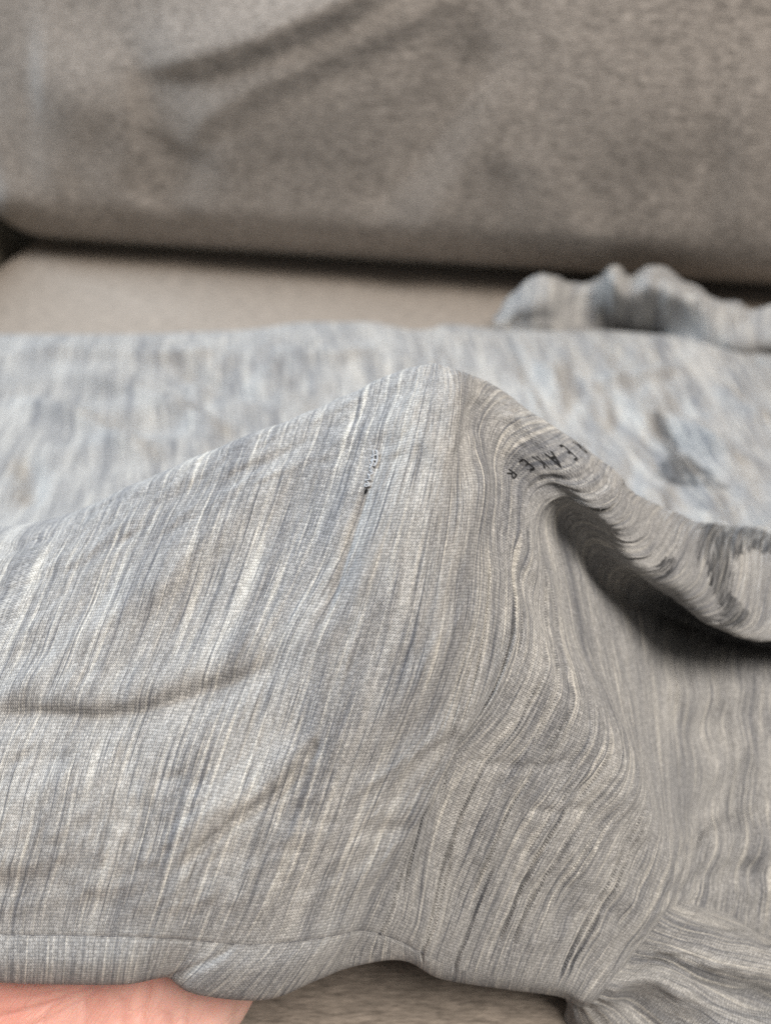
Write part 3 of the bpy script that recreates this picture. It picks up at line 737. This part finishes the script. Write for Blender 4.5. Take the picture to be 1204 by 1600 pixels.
SLV = [
 [(1086, 1398, .246), (1120, 1410, .250), (1165, 1432, .254), (1240, 1460, .258), (1380, 1490, .262)],
 [(1070, 1416, .235), (1105, 1428, .237), (1155, 1450, .240), (1235, 1475, .244), (1360, 1500, .248)],
 [(1052, 1434, .2295), (1090, 1446, .2285), (1145, 1464, .229), (1213, 1482, .232), (1340, 1508, .238)],
 [(1036, 1452, .227), (1080, 1462, .225), (1140, 1480, .225), (1208, 1494, .228), (1330, 1520, .234)],
 [(1010, 1476, .2245), (1050, 1485, .221), (1110, 1508, .220), (1204, 1530, .223), (1320, 1556, .229)],
 [(990, 1496, .2235), (1032, 1503, .2225), (1088, 1529, .2245), (1204, 1568, .227), (1310, 1600, .230)],
 [(962, 1525, .221), (1008, 1530, .2185), (1058, 1555, .218), (1135, 1592, .218), (1270, 1650, .221)],
 [(936, 1553, .2205), (985, 1563, .2225), (1040, 1598, .2215), (1115, 1650, .218), (1220, 1720, .220)],
 [(912, 1563, .2225), (945, 1582, .2235), (985, 1630, .223), (1060, 1710, .223), (1150, 1790, .225)],
 [(890, 1566, .2270), (904, 1596, .229), (935, 1655, .230), (1010, 1740, .231), (1090, 1830, .232)],
 [(878, 1560, .2320), (884, 1600, .2375), (905, 1665, .238), (980, 1750, .238), (1060, 1850, .237)]]
SLV = [[(l[0][0]-24, l[0][1]-9, l[0][2]+.0025)]+l for l in SLV]
S, U, V, n = sheet(SLV, 300, 240, 51, M_shirt, 'sleeve', .7)
child(mesh_grid('sleeve', S, U+20, V+300, M_shirt), shirt)
# sleeve seam along the armhole
pts = [S[q, 30]+n[q, 22]*.0000 for q in range(40, 250, 3)]
v_, f_ = tube_data(pts, .00015, 6); child(pydata('armhole_seam', v_, f_, M_threadgrey), shirt)

# far sleeve and shoulder, crumpled beside the back cushion
FS = [
 [(770, 514, .550), (772, 508, .548), (774, 503, .553), (776, 506, .58)],
 [(805, 522, .545), (806, 490, .540), (812, 452, .545), (818, 448, .575)],
 [(830, 524, .545), (832, 480, .533), (838, 433, .540), (842, 436, .575)],
 [(862, 525, .545), (864, 480, .535), (868, 437, .542), (872, 440, .575)],
 [(886, 527, .543), (885, 492, .552), (890, 452, .555), (895, 446, .58)],
 [(905, 528, .541), (910, 502, .556), (918, 460, .556), (922, 444, .585)],
 [(925, 530, .540), (935, 514, .560), (940, 450, .545), (944, 422, .575)],
 [(950, 532, .539), (962, 522, .565), (958, 440, .528), (962, 416, .56)],
 [(985, 537, .536), (990, 527, .562), (983, 460, .536), (985, 434, .57)],
 [(1020, 542, .533), (1022, 532, .558), (1012, 445, .525), (1012, 415, .56)],
 [(1060, 548, .530), (1055, 530, .540), (1050, 460, .522), (1045, 421, .56)],
 [(1100, 556, .525), (1095, 530, .525), (1090, 478, .520), (1085, 446, .56)],
 [(1150, 560, .523), (1148, 535, .515), (1145, 500, .518), (1140, 476, .56)],
 [(1210, 563, .520), (1210, 538, .512), (1208, 506, .516), (1204, 486, .56)],
 [(1330, 570, .517), (1330, 548, .510), (1330, 520, .520), (1325, 505, .56)]]
S, U, V, n = sheet(FS, 220, 120, 71, M_shirt, 'sleeve', 1.0, 0.0, 1.3)
child(mesh_grid('sleeve', S, U+300, V+100, M_shirt), shirt)

# ------------------------------------------------------------------ the hand that lifts the shirt from below
# creases of the palm (pixel lines, width in pixels, depth in millimetres)
PALM_LINES = [([(-40, 1600), (40, 1582), (105, 1560), (160, 1532)], 5, .7), ([(20, 1620), (80, 1592), (128, 1564), (165, 1540)], 4, .5), ([(10, 1562), (60, 1556), (110, 1546)], 4, .4),
 ([(232, 1528), (226, 1560), (214, 1606)], 6, .7), ([(296, 1552), (288, 1580), (280, 1612)], 5, .6), ([(118, 1620), (132, 1588), (130, 1556)], 4, .5), ([(180, 1610), (190, 1580), (186, 1552)], 9, .5),
 ([(330, 1570), (328, 1600)], 5, .3), ([(-20, 1545), (50, 1536), (90, 1538)], 4, .4), ([(60, 1612), (70, 1585), (95, 1562)], 4, .4), ([(255, 1610), (262, 1580)], 10, .4)]
def hand():
    tip = P(690, 590, .226); wrist = P(-120, 1850, .205)
    # hand frame: along = wrist to middle finger, side = toward little finger, up = palm side (toward the cloth)
    palm_c = P(110, 1600, .203)
    al = tip-palm_c; al /= np.linalg.norm(al)
    vw = np.array((0, 0, CAM_H))-palm_c; up = vw-al*(vw@al); up /= np.linalg.norm(up)
    sd = np.cross(al, up); sd /= np.linalg.norm(sd)
    if sd[0] < 0: sd = -sd
    O = palm_c
    def L(a, s, u): return O+al*a/1000+sd*s/1000+up*u/1000
    vs, fs = [], []
    def loft(secs, m=20):
        """secs: (center, halfwidth vector, halfthick vector)"""
        b = len(vs)
        for c, hw, ht in secs:
            for q in range(m):
                an = 2*math.pi*q/m; ca, sa = math.cos(an), math.sin(an)
                vs.append(c+hw*math.copysign(abs(ca)**.85, ca)+ht*math.copysign(abs(sa)**.85, sa))
        for k in range(len(secs)-1):
            for q in range(m):
                fs.append((b+k*m+q, b+k*m+(q+1) % m, b+(k+1)*m+(q+1) % m, b+(k+1)*m+q))
        fs.append(tuple(b+q for q in range(m))[::-1]); fs.append(tuple(b+(len(secs)-1)*m+q for q in range(m)))
    # forearm, wrist, palm
    uo = lambda a: 14*(max(0.0, -a)/45)**2
    palm = [(L(a, s, u+uo(a)), sd*w_/1000, up*t_/1000) for a, s, u, w_, t_ in
            [(-45, -6, -13, 35, 18), (-15, -2, -12, 43, 17), (20, 0, -13, 43, 14), (45, 0, -15, 41, 12), (58, 0, -16, 37, 9)]]
    fd = np.array((-.42, -.90, .06)); fd /= np.linalg.norm(fd); fw = np.cross(fd, (0, 0, 1.0)); fw /= np.linalg.norm(fw)
    if fw@sd < 0: fw = -fw
    fu = np.cross(fw, fd); fu = fu if fu[2] > 0 else -fu
    w0 = palm[0][0]; fore = []
    for dist_, w_, t_ in ((260, 40, 34), (190, 37, 30), (120, 32, 25), (60, 28, 20), (28, 29, 18)):
        mixf = min(1.0, dist_/60); hw = sd*(1-mixf)+fw*mixf; ht = up*(1-mixf)+fu*mixf
        c = w0+fd*dist_/1000; c[2] = max(c[2], .004+t_/1000)
        fore.append((c, hw/np.linalg.norm(hw)*w_/1000, ht/np.linalg.norm(ht)*t_/1000))
    loft(fore+palm, 28)
    # pads of the palm
    loft([(L(a, 24+s, -6+uo(a)), sd*w_/1000, up*t_/1000) for a, s, w_, t_ in [(-62, 0, 5, 4), (-50, 2, 14, 9), (-25, 3, 17, 11), (5, 2, 16, 9), (30, 0, 12, 6), (44, 0, 4, 3)]])
    loft([(L(a, -24+s, -6+uo(a)), sd*w_/1000, up*t_/1000) for a, s, w_, t_ in [(-62, 6, 5, 4), (-50, 2, 16, 10), (-25, -3, 20, 13), (0, -6, 17, 10), (18, -6, 8, 5)]])
    def finger(base, joints, r0, r1):
        pts = [np.array(base)]+[np.array(j) for j in joints]; P3 = [L(*p) for p in pts]
        n = 26; l = np.concatenate(([0], np.cumsum([np.linalg.norm(P3[k+1]-P3[k]) for k in range(len(P3)-1)])))
        q = spline(l, np.array(P3), np.linspace(0, l[-1], n)); t = np.gradient(q, axis=0); t /= np.linalg.norm(t, axis=1, keepdims=True)
        secs = []
        for k in range(n):
            f = k/(n-1); rad = (r0+(r1-r0)*f)/1000*(1+.05*math.cos(f*6*math.pi))
            if f > .9: rad *= math.sqrt(max(.03, 1-((f-.9)/.1)**2))
            a = np.cross(t[k], up); a /= np.linalg.norm(a); b = np.cross(a, t[k]); secs.append((q[k], a*rad, b*rad*.92))
        loft(secs, 14)
    Lt = (tip-palm_c); dist = np.linalg.norm(Lt)*1000
    finger((45, -31, -16), [(88, -30, -14), (115, -27, -18), (dist-24, -22, -24)], 9.8, 7.6)     # index
    finger((48, -10, -15), [(95, -8, -10), (125, -4, -8), (dist-4, 0, -6)], 10.0, 7.8)           # middle
    finger((46, 10, -16), [(90, 12, -16), (115, 14, -22), (dist-30, 14, -32)], 9.6, 7.4)         # ring
    finger((40, 29, -18), [(72, 32, -22), (92, 34, -30), (112, 35, -40)], 8.6, 6.6)              # little
    finger((-28, -36, -14), [(-4, -58, -18), (24, -72, -22), (48, -78, -28)], 12.5, 8.8)         # thumb
    me = bpy.data.meshes.new('hand'); me.from_pydata([tuple(v) for v in vs], [], fs); me.update()
    o = bpy.data.objects.new('hand', me); COL.objects.link(o)
    m = o.modifiers.new('r', 'REMESH'); m.mode = 'VOXEL'; m.voxel_size = .0010
    m = o.modifiers.new('s', 'SMOOTH'); m.factor = .5; m.iterations = 30
    bpy.context.view_layer.update()
    dg = bpy.context.evaluated_depsgraph_get(); me2 = bpy.data.meshes.new_from_object(o.evaluated_get(dg)); o.modifiers.clear(); o.data = me2
    nv = len(me2.vertices); co = np.zeros(nv*3, np.float32); nr = np.zeros(nv*3, np.float32)
    me2.vertices.foreach_get('co', co); me2.vertices.foreach_get('normal', nr); co = co.reshape(-1, 3).astype(float); nr = nr.reshape(-1, 3)
    hx, hy, hd = project(co); front = ((np.array((0, 0, CAM_H))-co)*nr).sum(1) > 0; dsp = np.zeros(nv)
    for pl, wd, dp in PALM_LINES:
        pl = spline(np.arange(len(pl)), np.array(pl, float), np.linspace(0, len(pl)-1, 30)); best = np.full(nv, 1e9); al_ = np.zeros(nv)
        for q in range(len(pl)-1):
            a, ab = pl[q], pl[q+1]-pl[q]; t = np.clip(((hx-a[0])*ab[0]+(hy-a[1])*ab[1])/(ab@ab), 0, 1)
            dd = np.hypot(hx-a[0]-t*ab[0], hy-a[1]-t*ab[1]); m_ = dd < best; best[m_] = dd[m_]; al_[m_] = (q+t[m_])/(len(pl)-1)
        dsp -= 1.9*dp/1000*np.exp(-(best/wd)**2)*np.clip(np.minimum(al_, 1-al_)*5, 0, 1)*front
    co = co+nr*dsp[:, None]; me2.vertices.foreach_set('co', co.astype(np.float32).reshape(-1)); me2.update()
    me2.name = 'hand'; me2.materials.clear(); me2.materials.append(M_skin); me2.polygons.foreach_set('use_smooth', [True]*len(me2.polygons))
    tag(o, label='bare hand, palm up, reaching under the shirt edge at lower left', category='hand')
    return o
hand()
